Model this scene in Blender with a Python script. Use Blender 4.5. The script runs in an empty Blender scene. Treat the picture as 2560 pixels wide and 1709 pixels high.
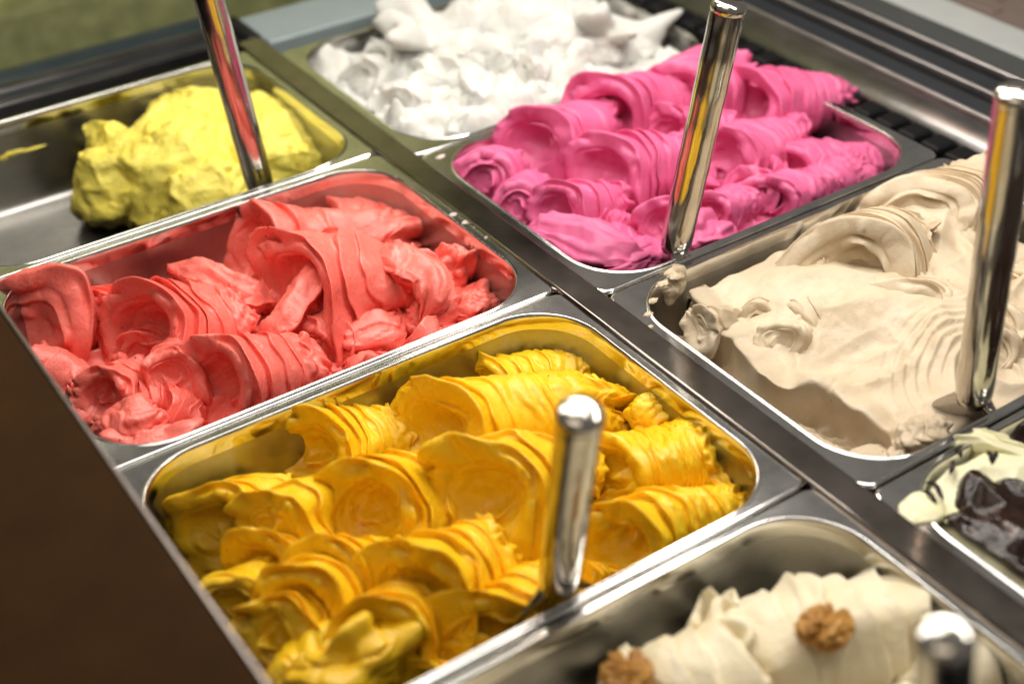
import bpy, math
import numpy as np
from mathutils import Matrix, Vector

S = bpy.context.scene
COL = S.collection

# ------------------------------------------------------------------ camera
cam_d = bpy.data.cameras.new('camera')
cam = bpy.data.objects.new('camera', cam_d)
COL.objects.link(cam)
S.camera = cam
cam_d.sensor_width = 36.0
cam_d.lens = 50.82
cam_d.clip_start = 0.02
cam_d.clip_end = 50.0
_r = ((0.8262534, -0.56271824, -0.02556368),
      (0.34668138, 0.4722235, 0.81044246),
      (-0.44397898, -0.67849329, 0.58526021))
cam.matrix_world = Matrix(((_r[0][0], _r[1][0], _r[2][0], -0.48935),
                           (_r[0][1], _r[1][1], _r[2][1], -0.93255),
                           (_r[0][2], _r[1][2], _r[2][2], 0.56128),
                           (0, 0, 0, 1)))
cam_d.dof.use_dof = True
cam_d.dof.focus_distance = 0.985
cam_d.dof.aperture_fstop = 3.5

# ------------------------------------------------------------------ light
world = bpy.data.worlds.new('World')
S.world = world
world.use_nodes = True
bg = world.node_tree.nodes['Background']
bg.inputs[0].default_value = (1.0, 0.93, 0.84, 1)
bg.inputs[1].default_value = 0.20


def area(name, loc, target, sx, sy, power, colour):
    d = bpy.data.lights.new(name, 'AREA')
    d.shape = 'RECTANGLE'
    d.size, d.size_y = sx, sy
    d.energy = power
    d.color = colour
    o = bpy.data.objects.new(name, d)
    COL.objects.link(o)
    o.location = loc
    dr = Vector(target) - Vector(loc)
    o.rotation_euler = dr.to_track_quat('-Z', 'Y').to_euler()
    return o


# the tube lamp in the top of the display case and a warm lamp of the shop
area('case_tube_lamp', (0.30, -0.12, 0.64), (0.08, -0.12, 0.0), 1.2, 0.10, 7.5, (1.0, 0.95, 0.87))
area('case_cross_lamp', (-0.06, -0.12, 0.66), (-0.05, -0.13, 0.0), 0.22, 0.60, 4.0, (1.0, 0.95, 0.87))
area('shop_pendant_lamp', (0.52, 0.56, 1.06), (0.0, -0.3, 0.0), 0.14, 0.14, 1.6, (1.0, 0.62, 0.38))
area('shop_ceiling_lamp', (-0.75, -0.75, 1.7), (-0.05, -0.25, 0.0), 1.0, 1.0, 6.0, (1.0, 0.84, 0.66))

S.view_settings.view_transform = 'Standard'
S.view_settings.look = 'None'
S.view_settings.gamma = 1.0
S.view_settings.exposure = -0.12
S.cycles.use_denoising = True
S.cycles.max_bounces = 6
S.cycles.diffuse_bounces = 3
S.cycles.glossy_bounces = 4
S.cycles.caustics_reflective = False
S.cycles.caustics_refractive = False
S.cycles.sample_clamp_indirect = 6.0


# ------------------------------------------------------------------ noise (numpy)
def _hash(ix, iy, iz, seed):
    h = (ix.astype(np.int64) * 374761393 + iy.astype(np.int64) * 668265263 + iz.astype(np.int64) * 2147483647
         + seed * 974711) & 0xFFFFFFFF
    h = ((h ^ (h >> 13)) * 1274126177) & 0xFFFFFFFF
    h = ((h ^ (h >> 16)) * 2246822519) & 0xFFFFFFFF
    return ((h ^ (h >> 15)) & 0xFFFFFF).astype(np.float64) / 16777215.0 * 2 - 1


def noise(P, seed=0):
    P = np.asarray(P, float)
    F = np.floor(P)
    f = P - F
    w = f * f * f * (f * (f * 6 - 15) + 10)
    I = F.astype(np.int64)
    x, y, z = I[..., 0], I[..., 1], I[..., 2]
    wx, wy, wz = w[..., 0], w[..., 1], w[..., 2]
    r = 0
    for dx in (0, 1):
        for dy in (0, 1):
            for dz in (0, 1):
                r = r + (_hash(x + dx, y + dy, z + dz, seed)
                         * (wx if dx else 1 - wx) * (wy if dy else 1 - wy) * (wz if dz else 1 - wz))
    return r


def fbm(P, seed=0, octaves=4, gain=0.5):
    r, a = 0, 1.0
    P = np.asarray(P, float)
    for k in range(octaves):
        r = r + a * noise(P * 2.03 ** k + 17.3 * k, seed + k)
        a *= gain
    return r


def smooth(x, a, b):
    t = np.clip((x - a) / (b - a), 0, 1)
    return t * t * (3 - 2 * t)


# ------------------------------------------------------------------ mesh helpers
def mesh_from(V, Fq, name):
    V = np.asarray(V, np.float32).reshape(-1, 3)
    Fq = np.asarray(Fq, np.int32)
    n, k = Fq.shape
    me = bpy.data.meshes.new(name)
    me.vertices.add(len(V))
    me.vertices.foreach_set('co', V.ravel())
    me.loops.add(n * k)
    me.loops.foreach_set('vertex_index', Fq.ravel())
    me.polygons.add(n)
    me.polygons.foreach_set('loop_start', np.arange(0, n * k, k, dtype=np.int32))
    me.polygons.foreach_set('use_smooth', np.ones(n, bool))
    me.update(calc_edges=True)
    me.validate()
    return me


def put(name, me, mat, parent=None, loc=None):
    o = bpy.data.objects.new(name, me)
    COL.objects.link(o)
    if mat is not None:
        me.materials.clear()
        me.materials.append(mat)
    if loc is not None:
        o.location = loc
    if parent is not None:
        o.parent = parent
    return o


def empty(name, loc, label, cat, group=None):
    o = bpy.data.objects.new(name, None)
    o.empty_display_size = 0.02
    COL.objects.link(o)
    o.location = loc
    tag(o, label, cat, group)
    return o


def tag(o, label, cat, group=None):
    o['label'] = label
    o['category'] = cat
    if group:
        o['group'] = group


def grid_faces(nu, nv, wrap_u=False, wrap_v=False):
    i = np.arange(nu if wrap_u else nu - 1)
    j = np.arange(nv if wrap_v else nv - 1)
    I, J = np.meshgrid(i, j, indexing='ij')
    I2, J2 = (I + 1) % nu, (J + 1) % nv
    return np.stack([I * nv + J, I2 * nv + J, I2 * nv + J2, I * nv + J2], -1).reshape(-1, 4)


def box_mesh(name, lo, hi, bevel=0.0, seg=2):
    import bmesh
    bm = bmesh.new()
    bmesh.ops.create_cube(bm, size=1.0)
    for v in bm.verts:
        v.co = Vector([(lo[k] + hi[k]) / 2 + v.co[k] * (hi[k] - lo[k]) for k in range(3)])
    if bevel:
        bmesh.ops.bevel(bm, geom=list(bm.edges), offset=bevel, segments=seg, affect='EDGES', profile=0.5)
    me = bpy.data.meshes.new(name)
    bm.to_mesh(me)
    bm.free()
    return me


def extrude_profile(name, prof, y0, y1, ny=2):
    """closed (x, z) outline swept along y with end caps"""
    prof = np.asarray(prof, float)
    n = len(prof)
    ys = np.linspace(y0, y1, ny)
    V = np.array([[p[0], y, p[1]] for y in ys for p in prof])
    me = bpy.data.meshes.new(name)
    faces = [tuple(f) for f in grid_faces(ny, n, wrap_v=True)]
    faces += [tuple(range(n))[::-1], tuple((ny - 1) * n + k for k in range(n))]
    me.from_pydata([tuple(v) for v in V], [], faces)
    me.update()
    import bmesh
    bm = bmesh.new()
    bm.from_mesh(me)
    bmesh.ops.recalc_face_normals(bm, faces=bm.faces)
    bm.to_mesh(me)
    bm.free()
    return me


def lathe(name, prof, seg=40):
    """(r, z) profile revolved round z"""
    prof = np.asarray(prof, float)
    a = np.linspace(0, 2 * math.pi, seg, endpoint=False)
    V = np.stack([prof[:, None, 0] * np.cos(a), prof[:, None, 0] * np.sin(a),
                  np.repeat(prof[:, None, 1], seg, 1)], -1).reshape(-1, 3)
    return mesh_from(V, grid_faces(len(prof), seg, wrap_v=True)[:, ::-1], name)


# ------------------------------------------------------------------ materials
def nodes_of(name):
    m = bpy.data.materials.new(name)
    m.use_nodes = True
    nt = m.node_tree
    b = nt.nodes['Principled BSDF']
    return m, nt, b


def link(nt, a, b):
    nt.links.new(a, b)


def tex_coord(nt, scale=(1, 1, 1)):
    tc = nt.nodes.new('ShaderNodeTexCoord')
    mp = nt.nodes.new('ShaderNodeMapping')
    mp.inputs['Scale'].default_value = scale
    link(nt, tc.outputs['Object'], mp.inputs['Vector'])
    return mp.outputs[0]


def noise_node(nt, vec, scale, detail=4, rough=0.55):
    n = nt.nodes.new('ShaderNodeTexNoise')
    n.inputs['Scale'].default_value = scale
    n.inputs['Detail'].default_value = detail
    n.inputs['Roughness'].default_value = rough
    link(nt, vec, n.inputs['Vector'])
    return n.outputs['Fac']


def ramp(nt, fac, stops):
    r = nt.nodes.new('ShaderNodeValToRGB')
    el = r.color_ramp.elements
    while len(el) < len(stops):
        el.new(0.5)
    for e, (p, c) in zip(el, stops):
        e.position = p
        e.color = (*c, 1) if len(c) == 3 else c
    link(nt, fac, r.inputs[0])
    return r.outputs[0]


def bump(nt, b, height, strength, dist, prev=None):
    n = nt.nodes.new('ShaderNodeBump')
    n.inputs['Strength'].default_value = strength
    n.inputs['Distance'].default_value = dist
    link(nt, height, n.inputs['Height'])
    if prev is not None:
        link(nt, prev, n.inputs['Normal'])
    link(nt, n.outputs[0], b.inputs['Normal'])
    return n.outputs[0]


def steel(name, base=(0.68, 0.67, 0.65), rough=0.12, stretch=(6, 60, 60), wear=0.05):
    m, nt, b = nodes_of(name)
    b.inputs['Metallic'].default_value = 1.0
    v = tex_coord(nt, stretch)
    n1 = noise_node(nt, v, 14.0, 2, 0.6)
    v2 = tex_coord(nt)
    n2 = noise_node(nt, v2, 26.0, 6, 0.65)
    c = ramp(nt, n2, [(0.30, [k * 0.80 for k in base]), (0.52, base), (0.75, [min(1, k * 1.12) for k in base])])
    link(nt, c, b.inputs['Base Color'])
    mx = nt.nodes.new('ShaderNodeMath')
    mx.operation = 'MULTIPLY_ADD'
    link(nt, n2, mx.inputs[0])
    mx.inputs[1].default_value = wear * 2
    mx.inputs[2].default_value = rough - wear
    link(nt, mx.outputs[0], b.inputs['Roughness'])
    bump(nt, b, n1, 0.006, 0.0006)
    return m


def gelato(name, base, dark=None, rough=0.42, sss=0.35, radius=(1.0, 0.6, 0.35), speck=None, speck_amt=0.0,
           grain=0.5, spec=0.5, coat=0.0, scale=0.004):
    m, nt, b = nodes_of(name)
    v = tex_coord(nt)
    n = noise_node(nt, v, 38.0, 4, 0.6)
    dark = dark or [k * 0.86 for k in base]
    c = ramp(nt, n, [(0.30, dark), (0.62, base)])
    if speck:
        vo = nt.nodes.new('ShaderNodeTexVoronoi')
        vo.inputs['Scale'].default_value = 95.0
        link(nt, v, vo.inputs['Vector'])
        r1 = ramp(nt, vo.outputs['Distance'], [(0.05, (1, 1, 1)), (0.10, (0, 0, 0))])
        sp = nt.nodes.new('ShaderNodeSeparateColor')
        link(nt, vo.outputs['Color'], sp.inputs[0])
        r2 = ramp(nt, sp.outputs[0], [(1 - speck_amt, (0, 0, 0)), (1 - speck_amt + 0.02, (1, 1, 1))])
        mu = nt.nodes.new('ShaderNodeMath')
        mu.operation = 'MULTIPLY'
        link(nt, r1, mu.inputs[0])
        link(nt, r2, mu.inputs[1])
        mix = nt.nodes.new('ShaderNodeMix')
        mix.data_type = 'RGBA'
        link(nt, mu.outputs[0], mix.inputs[0])
        link(nt, c, mix.inputs[6])
        mix.inputs[7].default_value = (*speck, 1)
        c = mix.outputs[2]
    link(nt, c, b.inputs['Base Color'])
    b.subsurface_method = 'BURLEY'
    b.inputs['Subsurface Weight'].default_value = sss
    b.inputs['Subsurface Radius'].default_value = radius
    b.inputs['Subsurface Scale'].default_value = scale
    b.inputs['Specular IOR Level'].default_value = spec
    b.inputs['Coat Weight'].default_value = coat
    b.inputs['Coat Roughness'].default_value = 0.2
    nr = noise_node(nt, v, 120.0, 4, 0.6)
    rr = ramp(nt, nr, [(0.35, (rough - 0.10,) * 3), (0.65, (rough + 0.12,) * 3)])
    link(nt, rr, b.inputs['Roughness'])
    nb = noise_node(nt, v, 260.0, 6, 0.65)
    p = bump(nt, b, nb, grain, 0.0012)
    nb2 = noise_node(nt, tex_coord(nt, (1, 1, 1)), 70.0, 3, 0.6)
    bump(nt, b, nb2, grain * 0.9, 0.003, p)
    return m


def plain(name, colour, rough=0.5, metal=0.0, grain=0.0, gscale=200.0, var=0.15, spec=0.5):
    m, nt, b = nodes_of(name)
    v = tex_coord(nt)
    n = noise_node(nt, v, 30.0, 4, 0.6)
    c = ramp(nt, n, [(0.3, [k * (1 - var) for k in colour]), (0.7, [min(1, k * (1 + var)) for k in colour])])
    link(nt, c, b.inputs['Base Color'])
    b.inputs['Roughness'].default_value = rough
    b.inputs['Metallic'].default_value = metal
    b.inputs['Specular IOR Level'].default_value = spec
    if grain:
        bump(nt, b, noise_node(nt, v, gscale, 4), grain, 0.001)
    return m


M = {
    'pan': steel('pan_steel'),
    'tub': steel('pan_inner_steel', (0.38, 0.37, 0.35), rough=0.32, wear=0.08),
    'rail': steel('rail_steel', (0.30, 0.265, 0.235), 0.13, (60, 5, 60), 0.05),
    'tube': steel('spatula_steel', (0.52, 0.49, 0.44), 0.14, (30, 30, 4), 0.05),
    'blade': steel('blade_steel', (0.45, 0.43, 0.40), 0.2, (30, 30, 4), 0.05),
    'alu': steel('brushed_aluminium', (0.28, 0.27, 0.27), 0.36, (60, 4, 60), 0.06),
    'groove': plain('anthracite_profile', (0.02, 0.023, 0.028), 0.4),
    'ridge': steel('ridge_aluminium', (0.60, 0.55, 0.54), 0.34, (60, 4, 60), 0.05),
    'black': plain('black_plastic', (0.004, 0.004, 0.005), 0.55, spec=0.2),
    'slate': plain('slate_plastic', (0.05, 0.06, 0.08), 0.4),
    'pale': plain('pale_grey_lacquer', (0.42, 0.44, 0.44), 0.4, var=0.05),
    'taupe': plain('taupe_lacquer', (0.17, 0.13, 0.11), 0.42, var=0.06),
    'bluegrey': plain('blue_grey_lacquer', (0.25, 0.30, 0.31), 0.35, var=0.05),
    'teal': plain('dark_teal_rubber', (0.03, 0.042, 0.045), 0.35),
    'brown': plain('dark_brown_wood', (0.036, 0.016, 0.0042), 0.8, var=0.15, spec=0.08),
    'step': plain('grey_step_lacquer', (0.055, 0.06, 0.06), 0.4, var=0.06),
    'slotdark': plain('slot_shadow', (0.14, 0.11, 0.09), 0.5),
    'olive': plain('olive_wall_paint', (0.74, 0.70, 0.38), 0.7, var=0.35),
    'trim': steel('trim_metal', (0.30, 0.26, 0.24), 0.35),
    'glass': None,
    'smear': plain('dried_gelato', (0.75, 0.62, 0.58), 0.5),
    'mango': gelato('mango_gelato', (0.92, 0.58, 0.012), (0.89, 0.53, 0.010), 0.34, speck=(0.12, 0.04, 0.01), speck_amt=0.05,
                    radius=(1.0, 0.45, 0.05), coat=0.08, grain=0.5),
    'coral': gelato('coral_gelato', (0.92, 0.195, 0.155), (0.88, 0.16, 0.125), 0.31, speck=(0.20, 0.02, 0.02), speck_amt=0.16,
                    radius=(1.0, 0.35, 0.25), coat=0.08, grain=0.5),
    'pink': gelato('pink_gelato', (0.72, 0.135, 0.305), (0.67, 0.11, 0.265), 0.5, radius=(1.0, 0.25, 0.4), grain=0.2, sss=0.15),
    'lemon': gelato('lemon_sorbet', (0.93, 0.81, 0.15), (0.90, 0.74, 0.10), 0.46, radius=(1.0, 0.8, 0.1), sss=0.3, grain=0.9),
    'white': gelato('white_gelato', (0.64, 0.64, 0.615), (0.61, 0.60, 0.55), 0.85, spec=0.1, radius=(1.0, 0.9, 0.8), sss=0.6, scale=0.012),
    'hazel': gelato('hazelnut_gelato', (0.64, 0.53, 0.385), (0.58, 0.46, 0.31), 0.52, radius=(1.0, 0.8, 0.6),
                    speck=(0.42, 0.24, 0.10), speck_amt=0.10, grain=0.35, sss=0.15),
    'walnut_cream': gelato('walnut_cream_gelato', (0.86, 0.78, 0.58), (0.82, 0.70, 0.46), 0.45, radius=(1.0, 0.8, 0.5), sss=0.0),
    'cream': gelato('pale_cream_gelato', (0.92, 0.89, 0.62), (0.90, 0.85, 0.52), 0.42, radius=(1.0, 0.9, 0.5), grain=0.1, sss=0.0),
    'choc': gelato('dark_chocolate', (0.022, 0.008, 0.004), (0.012, 0.004, 0.002), 0.22, sss=0.0, grain=0.1, coat=0.0, spec=0.4),
    'nut': gelato('walnut_kernel', (0.56, 0.28, 0.045), (0.33, 0.14, 0.02), 0.5, sss=0.05, grain=0.8),
}


def make_glass():
    m, nt, b = nodes_of('end_glass')
    nt.nodes.remove(b)
    out = nt.nodes['Material Output']
    tr = nt.nodes.new('ShaderNodeBsdfTransparent')
    tr.inputs[0].default_value = (0.86, 0.90, 0.82, 1)
    gl = nt.nodes.new('ShaderNodeBsdfGlossy')
    gl.inputs['Roughness'].default_value = 0.08
    fr = nt.nodes.new('ShaderNodeFresnel')
    fr.inputs['IOR'].default_value = 1.5
    mx = nt.nodes.new('ShaderNodeMixShader')
    link(nt, fr.outputs[0], mx.inputs[0])
    link(nt, tr.outputs[0], mx.inputs[1])
    link(nt, gl.outputs[0], mx.inputs[2])
    link(nt, mx.outputs[0], out.inputs['Surface'])
    return m


M['glass'] = make_glass()

# ------------------------------------------------------------------ pans
PITCH, PLEN, DEPTH = 0.25, 0.34, 0.08
HX, HY = PLEN / 2 - 0.0006, PITCH / 2 - 0.0007
FX, FY = 0.011, 0.0068


def rrect(hx, hy, r, z, nc=14, ns=14):
    pts = []
    for k, (sx, sy) in enumerate(((1, 1), (-1, 1), (-1, -1), (1, -1))):
        cx, cy = sx * (hx - r), sy * (hy - r)
        a0 = k * math.pi / 2
        for i in range(nc + 1):
            a = a0 + i / nc * math.pi / 2
            pts.append((cx + r * math.cos(a), cy + r * math.sin(a), z))
        nx = ((-1, 1), (-1, -1), (1, -1), (1, 1))[k]
        ex, ey = nx[0] * (hx - r), nx[1] * (hy - r)
        a1 = a0 + math.pi / 2
        p0 = np.array(pts[-1])
        p1 = np.array((ex + r * math.cos(a1), ey + r * math.sin(a1), z))
        for i in range(1, ns):
            pts.append(tuple(p0 + (p1 - p0) * i / ns))
    return np.array(pts)


def make_pan_meshes():
    L = []
    for o, z in ((0, -0.011), (0, -0.006), (0.0001, -0.003), (0.0004, -0.0014), (0.0010, -0.0004), (0.0018, 0.0), (0.0024, 0.0)):
        L.append(rrect(HX - o, HY - o, 0.010, z))
    ix, iy, r = HX - FX, HY - FY, 0.047
    for o, z in ((0.0026, 0.0), (0.0020, 0.0), (0.0017, 0.0003), (0.0011, 0.0006), (0.0005, 0.0004), (0.0, -0.0003), (-0.0006, -0.0018),
                 (-0.0010, -0.004), (-0.0012, -0.007), (-0.0014, -0.011)):
        L.append(rrect(ix + o, iy + o, r + o, z))
    rim = mesh_from(np.concatenate(L), grid_faces(len(L), len(L[0]), wrap_v=True), 'rim')
    L = []
    for o, z in ((-0.0012, -0.0105), (-0.0028, -0.022), (-0.005, -0.04), (-0.0070, -0.056), (-0.0080, -0.064), (-0.0088, -0.069), (-0.0105, -0.0738),
                 (-0.0132, -0.0775), (-0.0168, -0.0796), (-0.021, -0.080), (-0.03, -0.0802)):
        L.append(rrect(ix + o, iy + o, max(r + o, 0.012), z))
    n = len(L[0])
    V = np.concatenate(L + [np.array([[0, 0, -0.0803]])])
    F = grid_faces(len(L), n, wrap_v=True)
    c = len(V) - 1
    b = (len(L) - 1) * n
    cap = np.array([[b + k, b + (k + 1) % n, c, c] for k in range(n)])
    me = bpy.data.meshes.new('tub')
    me.from_pydata([tuple(v) for v in V], [], [tuple(f) for f in F] + [tuple(f[:3]) for f in cap])
    me.update()
    for p in me.polygons:
        p.use_smooth = True
    import bmesh
    for q in (rim, me):
        bm = bmesh.new()
        bm.from_mesh(q)
        bmesh.ops.recalc_face_normals(bm, faces=bm.faces)
        if sum(f.normal.z * f.calc_area() for f in bm.faces) < 0:
            bmesh.ops.reverse_faces(bm, faces=bm.faces)
        bm.to_mesh(q)
        bm.free()
        q.polygons.foreach_set('use_smooth', np.ones(len(q.polygons), bool))
    return rim, me


RIM, TUB = make_pan_meshes()
PANS = {
    'lemon': (-0.17, 0.125, 'steel pan at the far left, half emptied of lemon sorbet with its floor showing'),
    'coral': (-0.17, -0.125, 'steel pan holding the coral gelato, between the lemon and mango pans'),
    'mango': (-0.17, -0.375, 'steel pan holding the mango yellow gelato beside the brown ledge'),
    'walnut': (-0.17, -0.625, 'nearest steel pan, holding the cream gelato topped with walnuts'),
    'white': (0.187, 0.101, 'steel pan at the back holding the white gelato'),
    'pink': (0.187, -0.149, 'steel pan holding the bright pink gelato in front of the white one'),
    'hazel': (0.187, -0.399, 'steel pan holding the scooped beige hazelnut gelato at right'),
    'strac': (0.187, -0.649, 'steel pan at lower right holding cream gelato under chocolate sauce'),
}
PAN = {}
for key, (px, py, lab) in PANS.items():
    e = empty('gelato_pan', (px, py, -DEPTH), lab, 'pan', 'steel gelato pans in the display case')
    PAN[key] = e
    wn = put('rim', RIM, M['pan'], e, (0, 0, DEPTH)).modifiers.new('weighted', 'WEIGHTED_NORMAL')
    wn.weight = 100
    put('tub', TUB, M['tub'], e, (0, 0, DEPTH))

# the bar between the two rows of pans: a shallow crowned strip
prof = [(-0.0042, -0.03), (-0.0042, 0.0016), (-0.0040, 0.0021), (-0.0034, 0.0024), (-0.0028, 0.0025), (0.0172, 0.0025), (0.0178, 0.0024),
        (0.0186, 0.0018), (0.0190, 0.0008), (0.0192, -0.001), (0.0192, -0.03)]
rail = put('divider_bar', extrude_profile('divider_bar', prof, -0.80, 0.262), M['rail'])
tag(rail, 'dark steel divider bar running between the two rows of gelato pans', 'bar')
for p in rail.data.polygons:
    p.use_smooth = abs(p.normal.y) < 0.5 and abs(p.normal.z) < 0.999

# ------------------------------------------------------------------ the case round the pans
well = put('display_case_floor', box_mesh('display_case_floor', (-0.95, -0.95, -0.12), (0.95, 0.34, -0.0815)), M['black'])
well['kind'] = 'structure'

vent = empty('air_vent_ledge', (0.45, -0.2, -0.0815), 'grooved metal air vent ledge with black teeth along the back of the case', 'vent')
Y0, Y1 = -0.80, 0.24
VL = (-0.45, 0.2, 0.0815)


def vpart(name, me, mat):
    return put(name, me, mat, vent, VL)


vpart('trough', box_mesh('trough', (0.3605, Y0, -0.08), (0.40, Y1, -0.016)), M['slate'])
tooth = box_mesh('tooth', (0.3660, -0.0105, -0.02), (0.392, 0.0105, -0.005), 0.004)
for k in range(41):
    o = vpart('tooth', tooth, M['black'])
    o.location = (VL[0], VL[1] + Y0 + 0.014 + k * 0.0255, VL[2])
front = [(0.391, -0.03)]
for a in np.linspace(math.pi, math.pi / 2, 10):
    front.append((0.391 + 0.026 + 0.026 * math.cos(a), -0.014 + 0.014 * math.sin(a) + 0.002))
front += [(0.4235, 0.002), (0.4235, -0.03)]
o = vpart('rounded_nose', extrude_profile('rounded_nose', front, Y0, Y1), M['alu'])
for p in o.data.polygons:
    p.use_smooth = abs(p.normal.y) < 0.5
vpart('groove_panel', box_mesh('groove_panel', (0.4236, Y0, -0.03), (0.5075, Y1, -0.0008)), M['groove'])
for x in (0.4245, 0.4625, 0.5015):
    rp = [(x, -0.004), (x, 0.0042), (x + 0.0008, 0.0050), (x + 0.0042, 0.0046), (x + 0.0052, 0.0036), (x + 0.0056, -0.004)]
    vpart('ridge', extrude_profile('ridge', rp, Y0, Y1), M['ridge'])
    vpart('shadow_gap', box_mesh('shadow_gap', (x - 0.0058, Y0, -0.02), (x - 0.0004, Y1, -0.0004)), M['black'])
vpart('inner_step', box_mesh('inner_step', (0.508, Y0, -0.03), (0.5415, Y1, 0.0028), 0.0008), M['step'])
vpart('pale_strip', box_mesh('pale_strip', (0.542, Y0, -0.03), (0.5875, Y1, 0.0036), 0.001), M['pale'])
vpart('back_panel', box_mesh('back_panel', (0.5885, Y0, -0.03), (0.95, Y1, 0.0022), 0.001), M['taupe'])


def stadium(cx, cy, w, l, z, t):
    """a raised rounded rim round a slot that runs along y"""
    c = []
    for a in np.linspace(0, 2 * math.pi, 40, endpoint=False):
        s = 1 if math.sin(a) >= 0 else -1
        c.append((cx + w * math.cos(a), cy + s * (l - w) + w * math.sin(a), z))
    c = np.array(c)
    m = c.mean(0)
    n = len(c)
    V = []
    for k in range(n):
        tg = c[(k + 1) % n] - c[k - 1]
        tg /= np.linalg.norm(tg)
        s = np.array((tg[1], -tg[0], 0))
        for b in np.linspace(0, 2 * math.pi, 10, endpoint=False):
            V.append(c[k] + s * t * math.cos(b) + np.array((0, 0, t * 0.8 * math.sin(b))))
    return mesh_from(np.array(V), grid_faces(n, 10, True, True), 'slot_rim')


for (sx, sy) in ((0.606, -0.048), (0.629, -0.032), (0.652, -0.016), (0.606, 0.10), (0.629, 0.116)):
    vpart('slot_rim', stadium(sx, sy, 0.0062, 0.068, 0.0026, 0.0024), M['taupe'])
    vpart('slot_shadow', box_mesh('slot_shadow', (sx - 0.0045, sy - 0.062, 0.001), (sx + 0.0045, sy + 0.062, 0.0026)), M['slotdark'])

# far end of the case: gap, sill, frame strips and the end glass
sill = empty('end_sill', (0.3, 0.29, -0.0815), 'pale blue grey sill behind the white gelato pan', 'sill')
SL = (-0.3, -0.29, 0.0815)
put('sill_top', box_mesh('sill_top', (0.024, 0.254, -0.06), (0.95, 0.3235, -0.0015), 0.003, 3), M['bluegrey'], sill, SL)
put('dark_gap', box_mesh('dark_gap', (0.022, 0.2275, -0.08), (0.95, 0.2535, -0.030)), M['black'], sill, SL)
put('end_cap', box_mesh('end_cap', (0.006, 0.264, -0.05), (0.0235, 0.324, 0.004), 0.006, 3), M['black'], sill, SL)

fr = empty('sealing_strip_set', (-0.3, 0.31, -0.0815), 'dark rubber and metal sealing strips beyond the lemon pan', 'seal')
FL = (0.3, -0.31, 0.0815)
put('dark_gap', box_mesh('dark_gap', (-0.95, 0.2515, -0.08), (0.005, 0.278, -0.020)), M['black'], fr, FL)


def bar(name, y0, y1, z, mat):
    p = []
    r = (y1 - y0) / 2
    for a in np.linspace(math.pi, 0, 12):
        p.append(((y0 + y1) / 2 + r * math.cos(a), z - r * 0.6 + r * 0.6 * math.sin(a)))
    p = [(y0, -0.05)] + p + [(y1, -0.05)]
    me = extrude_profile(name, p, -0.95, 0.005)
    V = np.empty(len(me.vertices) * 3, np.float32)
    me.vertices.foreach_get('co', V)
    V = V.reshape(-1, 3)[:, [1, 0, 2]].copy()
    me.vertices.foreach_set('co', V.ravel())
    me.flip_normals()
    for q in me.polygons:
        q.use_smooth = abs(q.normal.x) < 0.5
    me.update()
    put(name, me, mat, fr, FL)


bar('metal_strip', 0.2785, 0.2895, -0.001, M['alu'])
bar('rubber_seal', 0.290, 0.303, -0.002, M['groove'])
bar('metal_strip', 0.3035, 0.322, 0.001, M['alu'])
bar('rubber_seal', 0.3225, 0.353, 0.002, M['teal'])
glass = put('end_glass', box_mesh('end_glass', (-0.95, 0.354, -0.05), (0.95, 0.360, 0.45)), M['glass'])
tag(glass, 'end glass pane of the display case with blurred olive tones', 'glass')
bw = put('shop_wall', box_mesh('shop_wall', (-1.3, 0.70, -0.6), (1.3, 0.73, 0.7)), M['olive'])
bw['kind'] = 'structure'

# brown ledge on the serving side, above the pan ends
led = empty('serving_ledge', (-0.62, -0.6, 0.082), 'dark brown serving ledge over the left ends of the near pans', 'ledge')
EL = (0.62, 0.6, -0.082)
put('board', box_mesh('board', (-0.95, -1.4, 0.082), (-0.3582, 0.34, 0.0995), 0.001), M['brown'], led, EL)
put('edge_trim', box_mesh('edge_trim', (-0.3580, -1.4, 0.082), (-0.3558, 0.34, 0.1003), 0.0006), M['trim'], led, EL)


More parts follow.
